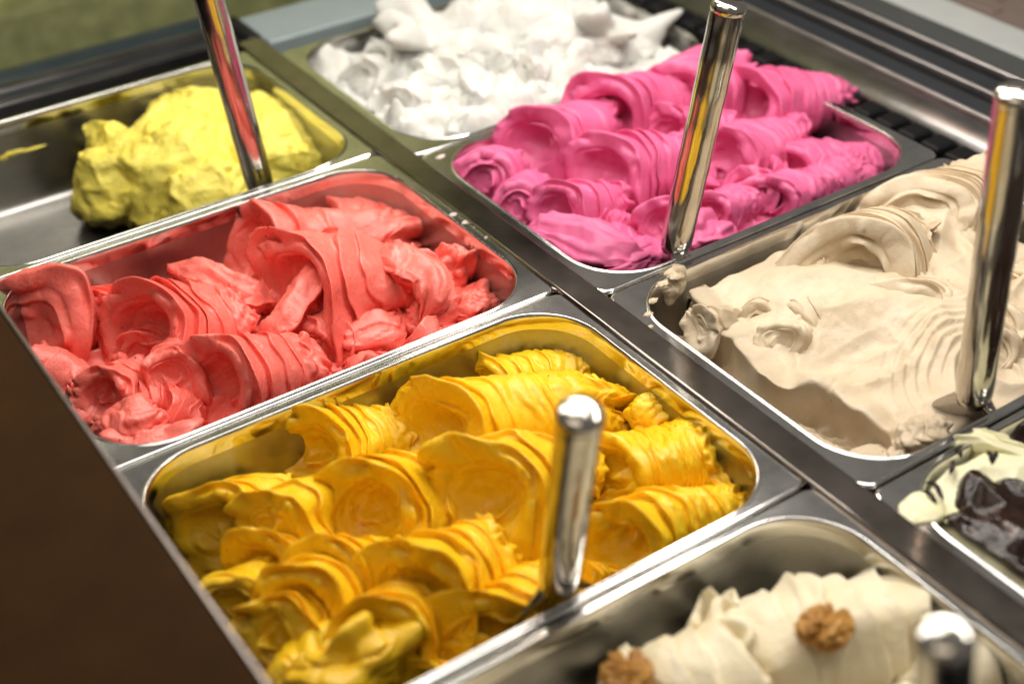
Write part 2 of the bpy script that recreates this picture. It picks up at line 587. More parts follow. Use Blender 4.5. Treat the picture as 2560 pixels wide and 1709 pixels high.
# ------------------------------------------------------------------ spatulas
def spatula(base, top, down, label, yaw=0.0, r=0.0115, blade_w=0.026):
    base, top = Vector(base), Vector(top)
    ax = (top - base).normalized()
    h = (top - base).length
    e = empty('gelato_spatula', base, label, 'spatula', 'steel spatulas standing in the gelato')
    q = ax.to_track_quat('Z', 'Y').to_matrix() @ Matrix.Rotation(yaw, 3, 'Z')
    e.rotation_euler = q.to_euler()
    n = 24
    pr = [(0.0, 0.0012), (0.003, 0.001), (0.006, 0.0016), (r * 0.86, 0.004), (r * 0.97, 0.010), (r, 0.018)]
    pr += [(r * (1 + 0.012 * math.sin(k * 1.7)), 0.018 + (h - 0.026) * k / n) for k in range(1, n + 1)]
    put('handle', lathe('handle', pr), M['tube'], e)
    t0 = h - 0.0078
    cp = [(r * 0.985, t0), (r * 1.03, t0 + 0.0006), (r * 1.035, t0 + 0.004), (r * 0.99, t0 + 0.0058), (r * 0.86, t0 + 0.0072), (r * 0.55, t0 + 0.0080), (0.0, t0 + 0.0083)]
    put('cap', lathe('cap', cp), M['tube'], e)
    # flat blade: neck widening downwards
    zs = np.linspace(0.016, -down, 16)
    V = []
    for z in zs:
        f = smooth(np.array(-z), -0.014, 0.014)
        w = 0.0075 + (blade_w - 0.0075) * float(f)
        th = 0.0060 * (1 - float(f)) + 0.0011
        if z < -down + 0.006:
            w *= 1 - 0.25 * ((-down + 0.006 - z) / 0.006) ** 2
        for a in np.linspace(0, 2 * math.pi, 20, endpoint=False):
            ca, sa = math.cos(a), math.sin(a)
            V.append((w * math.copysign(abs(ca) ** 0.5, ca), th * math.copysign(abs(sa) ** 0.8, sa), z))
    nseg = 20
    F = [tuple(f) for f in grid_faces(len(zs), nseg, wrap_v=True)]
    F += [tuple(range(nseg)), tuple(range((len(zs) - 1) * nseg, len(zs) * nseg))[::-1]]
    me = bpy.data.meshes.new('blade')
    me.from_pydata(V, [], F)
    me.flip_normals()
    for p in me.polygons:
        p.use_smooth = True
    put('blade', me, M['blade'], e)


spatula((0.0945, -0.2575, -0.004), (0.1210, -0.2710, 0.1880), 0.05, 'tall steel spatula standing in the pink gelato')
spatula((0.1330, -0.5020, -0.004), (0.1030, -0.5120, 0.2240), 0.05, 'steel spatula at right standing in the beige hazelnut gelato')
spatula((-0.1690, -0.4800, -0.006), (-0.1715, -0.5045, 0.1370), 0.05, 'steel spatula in front standing in the mango gelato, blurred cap')
spatula((-0.0950, 0.0330, -0.022), (-0.1170, 0.0415, 0.2000), 0.045, 'steel spatula standing in the lemon sorbet, reflecting red and orange', blade_w=0.022)
spatula((-0.1300, -0.7150, -0.010), (-0.1500, -0.7060, 0.1500), 0.05, 'very blurred nearest spatula at the bottom edge, in the walnut gelato')

# ------------------------------------------------------------------ gelato builders
def saw(ph, w=0.2, k=1.25):
    return np.where(ph < w, smooth(ph, 0, w), np.clip(1 - (ph - w) / (1 - w), 0, 1) ** k)


def curl_mesh(A, B, R, n=6, lip=0.30, ring=0.035, over=0.5, cup=0.6, taper=0.7, tip=0.35, tip_at=2.5, knob=0.5,
              bend=(0, 0, 0), chir=1, seed=1, flat=1.0, rough=0.13, tilt=0.55, turns=2.6, decay=1.7, face=(-0.30, -0.80, 0.50), rf=2, hook=0.4, hook_at=2.2, res=(20, 90)):
    """a rolled sheet of gelato: one spiral strip that makes the hollow at A, the folded lips and the pleated back to B"""
    A, B = np.array(A, float), np.array(B, float)
    Ln = np.linalg.norm(B - A)
    mid = (A + B) / 2 + np.array(bend, float)
    m, nt = res
    qc = turns
    Q = qc + n
    rows = int(m * (Q + 1)) + 1
    i = np.arange(rows)[:, None]
    j = np.arange(nt)[None, :]
    q = -1 + i / m + j / nt
    th = 2 * math.pi * j / nt + 0 * q
    q = np.clip(q, 0, Q)
    un = noise(np.stack([np.cos(th) * 1.3 + seed * 3.1, np.sin(th) * 1.3, q * 0.9], -1), seed)
    un2 = noise(np.stack([np.cos(th) * 2.2, np.sin(th) * 2.2 + seed, q * 1.5], -1), seed + 5)
    kn = noise(np.stack([np.cos(th) * 6.0, np.sin(th) * 6.0 + seed * 2, q * 3.1], -1), seed + 9)
    in_cup = q < qc
    qq = np.clip(q / qc, 0, 1)
    r_cup = R * (0.80 * qq ** 0.85 + 0.20 * smooth(q, qc - 0.10, qc + 0.06))
    a_cup = R * cup * (1 - qq ** 1.25) - R * hook * np.exp(-((q - 0.85 - 0.2 * un) / 0.25) ** 2) * np.exp(-(np.angle(np.exp(1j * (th - hook_at))) / 0.9) ** 2)
    t = np.clip((q - qc) / (Q - qc), 0, 1)
    env = 1 + 0.06 * np.sin(t * math.pi) - (1 - taper) * t ** 1.4
    end = np.sqrt(np.clip(1 - np.clip((t - 0.80) / 0.20, 0, 1) ** 2, 0, 1))
    a_body = Ln * (t + 0.10 * t * (1 - t) * noise(np.stack([q * 0.8, 0 * q + seed, 0 * q], -1), seed + 2) * 2)
    big = lip * np.exp(-t * n / decay) * (1 + 0.5 * un)
    ph = np.mod(q - qc + 0.22 * un2 + 1.0, 1.0)
    s = saw(ph, 0.30, 0.9)
    pr = np.mod((q - qc) * rf + 0.35 * un2 + 0.15 * kn, 1.0)
    fine = (np.abs(np.sin(math.pi * pr)) ** 0.75 - 0.6) * ring * (1 + knob * kn * 1.8) * (1 + 0.5 * un) * smooth(t * n, 0.5, 2.2)
    lip_in = np.clip((qq - 0.2) / 0.8, 0, 1)
    rimb = 0.10 * np.exp(-((q - qc) / 0.16) ** 2)
    r = np.where(in_cup, r_cup + R * 0.10 * lip * s * lip_in, R * env * end + R * (big * s + fine) * end)
    a = np.where(in_cup, a_cup - R * 0.34 * s * lip_in * np.clip(0.5 + 1.0 * un, 0, 1.2), a_body - R * over * (big * 2.2 * s) - R * 0.4 * fine)
    a = a - R * rimb
    rag = smooth(t, 0.62, 0.95)
    r = r * (1 + 0.28 * rag * (kn + 0.6 * un2) * (t < 1))
    a = a + R * 0.40 * rag * noise(np.stack([np.cos(th) * 2.8, np.sin(th) * 2.8 + seed, 0 * q], -1), seed + 41)
    dth = np.angle(np.exp(1j * (th - tip_at)))
    dr = tip * np.exp(-(dth / 0.55) ** 2) * np.exp(-((q - qc - 0.6) / 1.0) ** 2)
    r = r * (1 + dr)
    # the open face looks towards `face`, the back follows the axis
    T0 = (B - A) / Ln
    up = np.array((0, 0, 1.0))
    N0 = up - T0 * (T0 @ up)
    N0 /= np.linalg.norm(N0)
    S0 = np.cross(T0, N0)
    fv = np.array(face, float)
    a = a + tilt * r * (np.cos(th) * (fv @ N0) + chir * np.sin(th) * (fv @ S0)) * np.exp(-t * 2.6)
    T = np.clip(a / Ln, -0.8, 1.25)[..., None]
    Pc = (1 - T) ** 2 * A + 2 * T * (1 - T) * mid + T ** 2 * B
    Tg = 2 * (1 - T) * (mid - A) + 2 * T * (B - mid)
    Tg /= np.linalg.norm(Tg, axis=-1, keepdims=True)
    Nn = up - Tg * (Tg @ up)[..., None]
    Nn /= np.linalg.norm(Nn, axis=-1, keepdims=True)
    Sd = np.cross(Tg, Nn)
    P = Pc + (r * np.cos(th))[..., None] * Nn * flat + (chir * r * np.sin(th))[..., None] * Sd
    f = 0.70 / R
    dv = np.stack([noise(P * f + 5.1 * k, seed + 20 + k) for k in range(3)], -1)
    dv2 = np.stack([noise(P * f * 2.7 + 9.7 * k, seed + 30 + k) for k in range(3)], -1)
    P = P + R * rough * 1.7 * dv + R * rough * 0.40 * dv2
    I, J = np.meshgrid(np.arange(rows - 1), np.arange(nt - 1), indexing='ij')
    F1 = np.stack([I * nt + J, I * nt + J + 1, (I + 1) * nt + J + 1, (I + 1) * nt + J], -1).reshape(-1, 4)
    i2 = np.arange(rows - 1 - m)
    F2 = np.stack([i2 * nt + nt - 1, (i2 + m) * nt, (i2 + m + 1) * nt, (i2 + 1) * nt + nt - 1], -1)
    F = np.concatenate([F1, F2])
    if chir > 0:
        F = F[:, ::-1]
    return P.reshape(-1, 3), F


def blob_mesh(c, rad, seed, spikes=0.3, freq=1.0, crease=0.11, bulge=0.30, tilt=0.0):
    """soft torn lump: rounded lobes parted by creases, a few crests drawn out"""
    nu, nv = 64, 84
    u = np.linspace(0.0, math.pi, nu)[:, None]
    v = np.linspace(0, 2 * math.pi, nv, endpoint=False)[None, :]
    D = np.stack([np.sin(u) * np.cos(v), np.sin(u) * np.sin(v), np.cos(u) + 0 * v], -1)
    w = D * freq + seed * 7.7
    warp = np.stack([noise(w * 1.1 + k * 11, seed + k) for k in range(3)], -1) * 0.6
    n1 = noise(w + warp, seed + 3)
    c1 = np.abs(noise((w + warp) * 1.4, seed + 4))
    c2 = np.abs(noise((w + warp * 1.5) * 2.6, seed + 5))
    s = 1 + bulge * n1 - crease * np.exp(-(c1 / 0.10) ** 2) - crease * 0.45 * np.exp(-(c2 / 0.10) ** 2) + 0.03 * noise((w + warp) * 5.0, seed + 6)
    cr = np.clip(noise((w + warp) * 1.3, seed + 8) - 0.35, 0, 1) * 2.2
    s = s + spikes * cr ** 1.6 * np.clip(D[..., 2] + 0.45, 0, 1)
    P = D * s[..., None] * np.array(rad, float)
    if tilt:
        P[..., 0] += tilt * P[..., 2]
    P = P + np.array(c, float)
    return P.reshape(-1, 3), grid_faces(nu, nv, wrap_v=True)


def strap_mesh(pts, widths, thick, seed, twist=(0, 0), cupd=0.3):
    """a thick bent tongue of gelato along a path"""
    pts = np.array(pts, float)
    n = 60
    k = len(pts)
    tt = np.linspace(0, k - 1, n)
    i0 = np.clip(np.floor(tt).astype(int), 0, k - 2)
    f = (tt - i0)[:, None]
    pp = np.concatenate([[2 * pts[0] - pts[1]], pts, [2 * pts[-1] - pts[-2]]])
    a, b, c, d = pp[i0], pp[i0 + 1], pp[i0 + 2], pp[i0 + 3]
    C = 0.5 * ((2 * b) + (-a + c) * f + (2 * a - 5 * b + 4 * c - d) * f ** 2 + (-a + 3 * b - 3 * c + d) * f ** 3)
    Tg = np.gradient(C, axis=0)
    Tg /= np.linalg.norm(Tg, axis=1, keepdims=True)
    tw = np.interp(np.linspace(0, 1, n), np.linspace(0, 1, len(twist)), twist)
    w = np.interp(np.linspace(0, 1, n), np.linspace(0, 1, len(widths)), widths)
    up = np.array((0, 0, 1.0))
    Sd = np.cross(Tg, up)
    Sd /= np.linalg.norm(Sd, axis=1, keepdims=True)
    Nn = np.cross(Sd, Tg)
    S2 = Sd * np.cos(tw)[:, None] + Nn * np.sin(tw)[:, None]
    N2 = -Sd * np.sin(tw)[:, None] + Nn * np.cos(tw)[:, None]
    m = 40
    ang = np.linspace(0, 2 * math.pi, m, endpoint=False)
    ca, sa = np.cos(ang), np.sin(ang)
    endf = np.clip(np.sin(np.linspace(0.0, 1.0, n) * math.pi) * 1.6, 0, 1) ** 0.8
    X = (w * endf)[:, None] * ca[None]
    Z = (thick * (0.25 + 0.75 * endf))[:, None] * sa[None] * (0.45 + 0.55 * np.sqrt(1 - 0.8 * ca[None] ** 2)) * endf[:, None] - cupd * (w * endf)[:, None] * (ca[None] ** 2 - 0.4)
    P = C[:, None] + X[..., None] * S2[:, None] + Z[..., None] * N2[:, None]
    fq = 1.0 / max(np.max(widths), 1e-4)
    dv = np.stack([noise(P * fq * 0.9 + 3.3 * q, seed + q) for q in range(3)], -1)
    dv2 = np.stack([noise(P * fq * 3.0 + 3.3 * q, seed + 7 + q) for q in range(3)], -1)
    st = noise(np.stack([np.linspace(0, 2.2, n)[:, None] + 0 * ca, 4.5 * ca + 0 * w[:, None], 4.5 * sa + 0 * w[:, None]], -1) + seed, seed + 3)
    st = 1.2 - 2.6 * np.abs(st)
    P = P + np.max(widths) * (0.17 * dv + 0.06 * dv2) + (thick * 0.38 * st)[..., None] * N2[:, None]
    return P.reshape(-1, 3), grid_faces(n, m, wrap_v=True)


def pan_sdf(key, X, Y, inset=0.0105, r=0.038):
    cx, cy, _ = PANS[key]
    hx, hy = HX - FX - inset + 0.002, HY - FY - inset + 0.002
    qx, qy = np.abs(X - cx) - (hx - r), np.abs(Y - cy) - (hy - r)
    return np.sqrt(np.clip(qx, 0, None) ** 2 + np.clip(qy, 0, None) ** 2) + np.minimum(np.maximum(qx, qy), 0) - r


def mound_grid(key, step=0.0013, inset=0.0105):
    cx, cy, _ = PANS[key]
    hx, hy = HX - FX - inset + 0.002, HY - FY - inset + 0.002
    xs = np.arange(cx - hx, cx + hx + step, step)
    ys = np.arange(cy - hy, cy + hy + step, step)
    X, Y = np.meshgrid(xs, ys, indexing='ij')
    return X, Y, pan_sdf(key, X, Y, inset)


def mound_mesh(X, Y, Z, keep):
    nu, nv = X.shape
    V = np.stack([X, Y, Z], -1).reshape(-1, 3)
    F = grid_faces(nu, nv)
    k = keep.reshape(-1)
    F = F[k[F].all(1)]
    used = np.unique(F)
    mp = -np.ones(len(V), int)
    mp[used] = np.arange(len(used))
    return V[used], mp[F]


def gel_thing(name, key, label):
    cx, cy, _ = PANS[key]
    return empty(name, (cx, cy, -0.078), label, 'ice cream')


def gpart(e, name, VF, mat):
    V, F = VF
    me = mesh_from(np.asarray(V) - np.array(e.location), F, name)
    return put(name, me, mat, e)


def folded(X, Y, seed, f=28.0, amp=0.006, warp=0.02):
    P = np.stack([X, Y, 0 * X], -1)
    wx = fbm(P * f * 0.45, seed, 3) * warp
    wy = fbm(P * f * 0.45 + 31, seed + 3, 3) * warp
    Q = np.stack([X + wx, Y + wy, 0 * X], -1)
    r = 1 - np.abs(noise(Q * f, seed + 7)) * 2.2
    r2 = 1 - np.abs(noise(Q * f * 2.1 + 3, seed + 8)) * 2.2
    return amp * (r + 0.4 * r2 + 0.7 * fbm(P * f * 0.5, seed + 9, 4))


def simple_mound(key, z0, seed, f, amp, edge=0.03, extra=None, step=0.0014):
    X, Y, D = mound_grid(key, step)
    Z = z0 + folded(X, Y, seed, f, amp)
    if extra is not None:
        Z = Z + extra(X, Y)
    Z = Z - edge * smooth(D, -0.02, 0.0) ** 2
    Z = np.maximum(Z, -0.0775)
    return mound_mesh(X, Y, Z, D < 0.0005)


def curls(e, mat, specs, base):
    for k, (A, B, R, kw) in enumerate(specs):
        d = dict(base)
        d.update(kw)
        d.setdefault('seed', 11 + 13 * k)
        d.setdefault('hook_at', 1.2 + (k * 2.4) % 3.0)
        d.setdefault('hook', 0.18 + 0.30 * ((k * 0.37) % 1.0))
        gpart(e, 'curl', curl_mesh(A, B, R / 1000, **d), mat)


def fillers(e, mat, key, count, z, rmin, rmax, seed, **kw):
    """small broken folds between the big rolls"""
    rng = np.random.RandomState(seed)
    cx, cy, _ = PANS[key]
    xr, yr = kw.pop('xr', None), kw.pop('yr', None)
    for k in range(count):
        R = rng.uniform(rmin, rmax)
        x = cx + rng.uniform(-1, 1) * (HX - FX - 0.012 - R * 1.6)
        y = cy + rng.uniform(-1, 1) * (HY - FY - 0.012 - R * 1.4)
        if xr:
            x, y = rng.uniform(*xr), rng.uniform(*yr)
        an = rng.normal(0.0, 0.8)
        Lx = R * rng.uniform(1.8, 3.2)
        A = (x - math.cos(an) * Lx / 2, y - math.sin(an) * Lx / 2, z + rng.uniform(-0.006, 0.008))
        B = (x + math.cos(an) * Lx / 2, y + math.sin(an) * Lx / 2, z - rng.uniform(0.004, 0.012))
        d = dict(n=int(rng.randint(3, 6)), lip=rng.uniform(0.25, 0.42), cup=rng.uniform(0.2, 0.7), tip=rng.uniform(0.2, 1.0), tip_at=rng.uniform(1.6, 3.4),
                 rough=0.20, decay=rng.uniform(1.2, 2.6), hook=rng.uniform(0, 0.4), seed=seed * 3 + k * 7, res=(14, 54), chir=rng.choice((-1, 1)))
        d.update(kw)
        gpart(e, 'small_fold', curl_mesh(A, B, R, **d), mat)


# ------------------------------------------------------------------ mango
g = gel_thing('mango_gelato', 'mango', 'mango yellow gelato piled in pleated rolls, in the pan beside the brown ledge')
gpart(g, 'mound', simple_mound('mango', -0.062, 3, 30, 0.006), M['mango'])
curls(g, M['mango'], [
    ((-0.1421, -0.3108, -0.0180), (-0.0149, -0.3452, -0.0360), 29, dict(n=8, cup=0.6, lip=0.36, decay=1.5, ring=0.045)),
    ((-0.0816, -0.2728, -0.0380), (-0.0018, -0.3019, -0.0460), 21, dict(n=6, lip=0.28, ring=0.08, knob=0.9, decay=2.2)),
    ((-0.2169, -0.2731, -0.0300), (-0.1394, -0.2703, -0.0480), 25, dict(n=6, lip=0.38, decay=2.0, cup=0.6)),
    ((-0.1531, -0.3854, -0.0150), (-0.0684, -0.3826, -0.0360), 27, dict(n=5, lip=0.42, tip=0.8, cup=0.5, decay=1.8)),
    ((-0.0720, -0.3963, -0.0300), (0.0034, -0.4244, -0.0360), 27, dict(n=8, lip=0.06, ring=0.06, knob=1.0, cup=0.4, tip=0.0, taper=0.85)),
    ((-0.1035, -0.4502, -0.0280), (-0.0126, -0.4595, -0.0440), 23, dict(n=8, lip=0.34, ring=0.07, knob=0.9, decay=2.2)),
    ((-0.2127, -0.3500, -0.0250), (-0.1361, -0.3347, -0.0480), 28, dict(n=6, lip=0.38, decay=2.4, cup=0.6)),
    ((-0.2851, -0.3028, -0.0300), (-0.2372, -0.2846, -0.0460), 27, dict(n=4, lip=0.30, cup=0.3, decay=1.4)),
    ((-0.2251, -0.4258, -0.0220), (-0.1512, -0.4111, -0.0440), 27, dict(n=5, lip=0.40, decay=2.2, cup=0.45)),
    ((-0.2056, -0.4658, -0.0340), (-0.1427, -0.4564, -0.0460), 27, dict(n=5, lip=0.34, cup=0.5, decay=1.8)),
    ((-0.3074, -0.3625, -0.0360), (-0.2730, -0.3430, -0.0480), 20, dict(n=3, cup=0.2, lip=0.15, hook=0.0)),
    ((-0.2835, -0.3973, -0.0210), (-0.2322, -0.3709, -0.0420), 22, dict(n=4, lip=0.40, tip=0.8, decay=2.2)),
    ((-0.2570, -0.3827, -0.0250), (-0.2086, -0.3810, -0.0440), 19, dict(n=4, lip=0.40, tip=0.6, decay=2.4)),
    ((-0.2606, -0.4437, -0.0220), (-0.2214, -0.4172, -0.0420), 22, dict(n=4, lip=0.40, tip=1.0, decay=2.2)),
    ((-0.2829, -0.3450, -0.0300), (-0.2506, -0.3276, -0.0480), 17, dict(n=3, lip=0.38, tip=0.6, decay=2.2)),
    ((-0.2641, -0.3242, -0.0200), (-0.2096, -0.3163, -0.0320), 18, dict(n=4, lip=0.42, tip=1.1, tip_at=2.0, cup=0.2, decay=2.2, ring=0.015)),
    ((-0.3004, -0.4031, -0.0260), (-0.2658, -0.3959, -0.0400), 18, dict(n=4, lip=0.42, tip=1.0, tip_at=1.6, cup=0.3, decay=2.2)),
], dict(tip=0.4, tilt=0.65))
gpart(g, 'peak', blob_mesh((-0.0169, -0.3703, -0.0280), (0.016, 0.013, 0.013), 4, 0.5), M['mango'])
gpart(g, 'peak', blob_mesh((-0.0009, -0.4036, -0.0300), (0.012, 0.010, 0.016), 9, 0.5), M['mango'])
gpart(g, 'lump', blob_mesh((-0.2770, -0.4383, -0.0300), (0.034, 0.024, 0.020), 14, 0.5, 1.15), M['mango'])
gpart(g, 'lump', blob_mesh((-0.3005, -0.4320, -0.0340), (0.024, 0.018, 0.018), 23, 0.5, 1.15), M['mango'])
gpart(g, 'lump', blob_mesh((-0.1752, -0.3611, -0.0460), (0.018, 0.016, 0.012), 31, 0.6, 1.15), M['mango'])

fillers(g, M['mango'], 'mango', 26, -0.050, 0.010, 0.016, 5, xr=(-0.29, -0.05), yr=(-0.475, -0.31))

# ------------------------------------------------------------------ coral
g = gel_thing('coral_gelato', 'coral', 'coral strawberry gelato in torn folds, in the pan next to the mango')
gpart(g, 'mound', simple_mound('coral', -0.052, 40, 26, 0.007), M['coral'])
curls(g, M['coral'], [
    ((-0.1365, -0.0376, -0.0270), (-0.0094, -0.0743, -0.0440), 31, dict(n=5, lip=0.34, ring=0.02, tip=0.8, cup=0.6)),
    ((-0.1356, -0.1126, -0.0230), (-0.0249, -0.1447, -0.0380), 33, dict(n=5, lip=0.42, ring=0.015, tip=1.0, cup=0.7)),
    ((-0.2503, -0.0893, -0.0270), (-0.1587, -0.0892, -0.0440), 33, dict(n=6, lip=0.32, ring=0.02, tip=0.7, decay=2.4)),
    ((-0.2329, -0.1705, -0.0310), (-0.1457, -0.1726, -0.0480), 31, dict(n=5, lip=0.36, ring=0.02, cup=0.9, decay=2.2)),
    ((-0.2694, -0.0411, -0.0370), (-0.2356, -0.0146, -0.0480), 21, dict(n=4, lip=0.36, decay=3.0)),
    ((-0.0607, -0.0174, -0.0410), (0.0088, -0.0507, -0.0500), 21, dict(n=5, lip=0.2, ring=0.05)),
    ((-0.2959, -0.1334, -0.0310), (-0.2600, -0.1081, -0.0460), 17, dict(n=3, lip=0.3, tip=0.8)),
    ((-0.2522, -0.1481, -0.0250), (-0.2213, -0.1046, -0.0420), 18, dict(n=3, lip=0.25, cup=0.25)),
], dict(rough=0.13, tip=0.5))
gpart(g, 'slab', curl_mesh((-0.3097, -0.0369, -0.0340), (-0.2605, 0.0002, -0.0460), 0.037, n=3, lip=0.12, cup=0.12, hook=0.0, ring=0.0, tip=0.5, tip_at=0.6, seed=7, tilt=0.8), M['coral'])
gpart(g, 'fold', strap_mesh([(-0.1843, -0.1351, -0.0400), (-0.1621, -0.1360, -0.0260), (-0.1281, -0.1208, -0.0140), (-0.0981, -0.0995, -0.0100)], [0.006, 0.013, 0.013, 0.008], 0.009, 33, (0.2, 0.6, 0.8)), M['coral'])
gpart(g, 'fold', strap_mesh([(-0.0789, -0.1170, -0.0160), (-0.0655, -0.1459, -0.0100), (-0.0593, -0.1713, -0.0180), (-0.0803, -0.1850, -0.0400)], [0.008, 0.016, 0.016, 0.008], 0.011, 37, (0.2, 0.4, 0.6)), M['coral'])
gpart(g, 'fold', strap_mesh([(-0.2046, -0.0272, -0.0220), (-0.1831, -0.0579, -0.0220), (-0.1679, -0.0830, -0.0300), (-0.1492, -0.0928, -0.0400)], [0.006, 0.014, 0.015, 0.008], 0.010, 39, (0.4, 0.2, 0.3)), M['coral'])
gpart(g, 'peak', blob_mesh((-0.0247, -0.1451, -0.0300), (0.014, 0.016, 0.022), 12, 0.5, 1.4), M['coral'])
gpart(g, 'lump', blob_mesh((-0.0263, -0.1797, -0.0420), (0.022, 0.018, 0.016), 16, 0.5, 1.15), M['coral'])
gpart(g, 'lump', blob_mesh((-0.0611, -0.1718, -0.0400), (0.020, 0.018, 0.018), 18, 0.5, 1.15), M['coral'])
gpart(g, 'lump', blob_mesh((-0.1059, -0.1590, -0.0480), (0.034, 0.026, 0.018), 24, 0.2, 0.8), M['coral'])
gpart(g, 'lump', blob_mesh((-0.2933, -0.1707, -0.0360), (0.026, 0.020, 0.018), 28, 0.5, 1.15), M['coral'])
gpart(g, 'lump', blob_mesh((-0.2891, -0.1955, -0.0400), (0.024, 0.018, 0.014), 35, 0.6, 1.15), M['coral'])
gpart(g, 'lump', blob_mesh((-0.1767, -0.0690, -0.0380), (0.020, 0.016, 0.014), 45, 0.5, 1.15), M['coral'])

fillers(g, M['coral'], 'coral', 32, -0.046, 0.010, 0.017, 6, xr=(-0.31, -0.05), yr=(-0.22, -0.055), ring=0.02)

# ------------------------------------------------------------------ pink
g = gel_thing('pink_gelato', 'pink', 'bright pink gelato heaped in smooth pleated curls above its pan')
gpart(g, 'mound', simple_mound('pink', -0.034, 60, 26, 0.008), M['pink'])
curls(g, M['pink'], [
    ((0.1087, -0.0609, -0.0060), (0.2077, -0.0532, -0.0160), 29, dict(n=4, lip=0.34, ring=0.0, tip=0.9, cup=0.6)),
    ((0.1801, -0.0613, 0.0000), (0.2795, -0.0599, -0.0100), 31, dict(n=5, lip=0.30, ring=0.015, tip=0.4, cup=0.9)),
    ((0.1294, -0.1311, -0.0060), (0.2162, -0.1467, -0.0160), 29, dict(n=6, lip=0.26, tip=0.8, cup=0.5, taper=0.8, decay=2.4)),
    ((0.2465, -0.0812, 0.0000), (0.3333, -0.0665, 0.0020), 34, dict(n=3, lip=0.2, ring=0.0, cup=0.5)),
    ((0.2080, -0.1139, -0.0040), (0.2717, -0.1264, -0.0140), 22, dict(n=5, lip=0.3)),
    ((0.2941, -0.1126, -0.0060), (0.3956, -0.1387, -0.0200), 29, dict(n=7, lip=0.30, cup=1.0)),
    ((0.2226, -0.1606, -0.0120), (0.3213, -0.1595, -0.0220), 27, dict(n=6, lip=0.12, ring=0.04, cup=0.4)),
    ((0.2681, -0.1905, -0.0260), (0.3737, -0.2214, -0.0360), 24, dict(n=7, lip=0.14, ring=0.07, knob=0.8)),
    ((0.2162, -0.2257, -0.0200), (0.3299, -0.2233, -0.0300), 21, dict(n=6, lip=0.16, ring=0.06, knob=0.8)),
    ((0.0516, -0.0753, -0.0120), (0.0958, -0.0472, -0.0220), 25, dict(n=3, lip=0.12, cup=0.05, ring=0)),
    ((0.0535, -0.1187, -0.0140), (0.0936, -0.0911, -0.0260), 20, dict(n=3, lip=0.10, cup=0.05, ring=0)),
    ((0.0671, -0.1495, -0.0120), (0.1282, -0.1558, -0.0240), 22, dict(n=4, lip=0.34, tip=0.9, decay=2.4)),
    ((0.1268, -0.2060, -0.0140), (0.1789, -0.1809, -0.0260), 17, dict(n=3, lip=0.34, tip=0.9)),
    ((0.1690, -0.2129, -0.0180), (0.2507, -0.2043, -0.0280), 16, dict(n=6, lip=0.2, ring=0.09, knob=1.0)),
], dict(rough=0.09, tip=0.4, ring=0.025))
gpart(g, 'fold', strap_mesh([(0.0331, -0.1422, -0.0220), (0.0514, -0.1798, -0.0120), (0.0692, -0.2158, -0.0140), (0.0921, -0.2392, -0.0260)], [0.012, 0.022, 0.022, 0.012], 0.012, 71, (0.1, 0.0, 0.1), 0.1), M['pink'])
gpart(g, 'lump', blob_mesh((0.0800, -0.2231, -0.0220), (0.030, 0.018, 0.014), 55, 0.4, 1.15), M['pink'])
gpart(g, 'lump', blob_mesh((0.1437, -0.2280, -0.0280), (0.030, 0.020, 0.016), 58, 0.5, 1.15), M['pink'])

fillers(g, M['pink'], 'pink', 28, -0.026, 0.010, 0.017, 8, ring=0.03)

# ------------------------------------------------------------------ lemon
def poly_sdf(X, Y, poly):
    d = np.full(X.shape, 1e9)
    inside = np.zeros(X.shape, bool)
    n = len(poly)
    for k in range(n):
        a, b = poly[k], poly[(k + 1) % n]
        ex, ey = b - a
        wx, wy = X - a[0], Y - a[1]
        t = np.clip((wx * ex + wy * ey) / (ex * ex + ey * ey), 0, 1)
        d = np.minimum(d, np.hypot(wx - ex * t, wy - ey * t))
        c = ((a[1] > Y) != (b[1] > Y)) & (X < (b[0] - a[0]) * (Y - a[1]) / (b[1] - a[1] + 1e-12) + a[0])
        inside ^= c
    return np.where(inside, -d, d)


g = gel_thing('lemon_sorbet', 'lemon', 'broken block of yellow lemon sorbet left in the half empty pan')
for k, (c, rad, sd) in enumerate([((-0.1244, 0.1492, -0.0420), (0.062, 0.058, 0.046), 3), ((-0.0568, 0.1523, -0.0440), (0.062, 0.062, 0.040), 5), ((-0.1698, 0.1679, -0.0480), (0.042, 0.036, 0.044), 8),
                                  ((-0.0235, 0.1421, -0.0460), (0.042, 0.055, 0.034), 11), ((-0.0811, 0.2082, -0.0380), (0.05, 0.04, 0.036), 14), ((-0.1628, 0.1988, -0.0340), (0.022, 0.030, 0.032), 17),
                                  ((-0.1141, 0.1028, -0.0500), (0.05, 0.03, 0.034), 22), ((-0.0198, 0.1082, -0.0500), (0.030, 0.03, 0.026), 25)]):
    V, F = blob_mesh(c, rad, 100 + sd, 0.2, 1.05, 0.07, 0.20)
    rng = np.random.RandomState(sd)
    for q in range(9):
        nn = rng.normal(size=3)
        nn[2] = abs(nn[2]) * 0.9
        nn /= np.linalg.norm(nn)
        dd = (V - np.array(c)) @ nn - 0.80 * np.linalg.norm(np.array(rad) * nn)
        V = V - 0.92 * np.clip(dd, 0, None)[:, None] * nn
    V[:, 2] = np.maximum(V[:, 2], -0.0785)
    V = V + 0.0030 * np.stack([fbm(V * 70 + 9 * q, 90 + q, 4) for q in range(3)], -1)
    gpart(g, 'chunk', (V, F), M['lemon'])

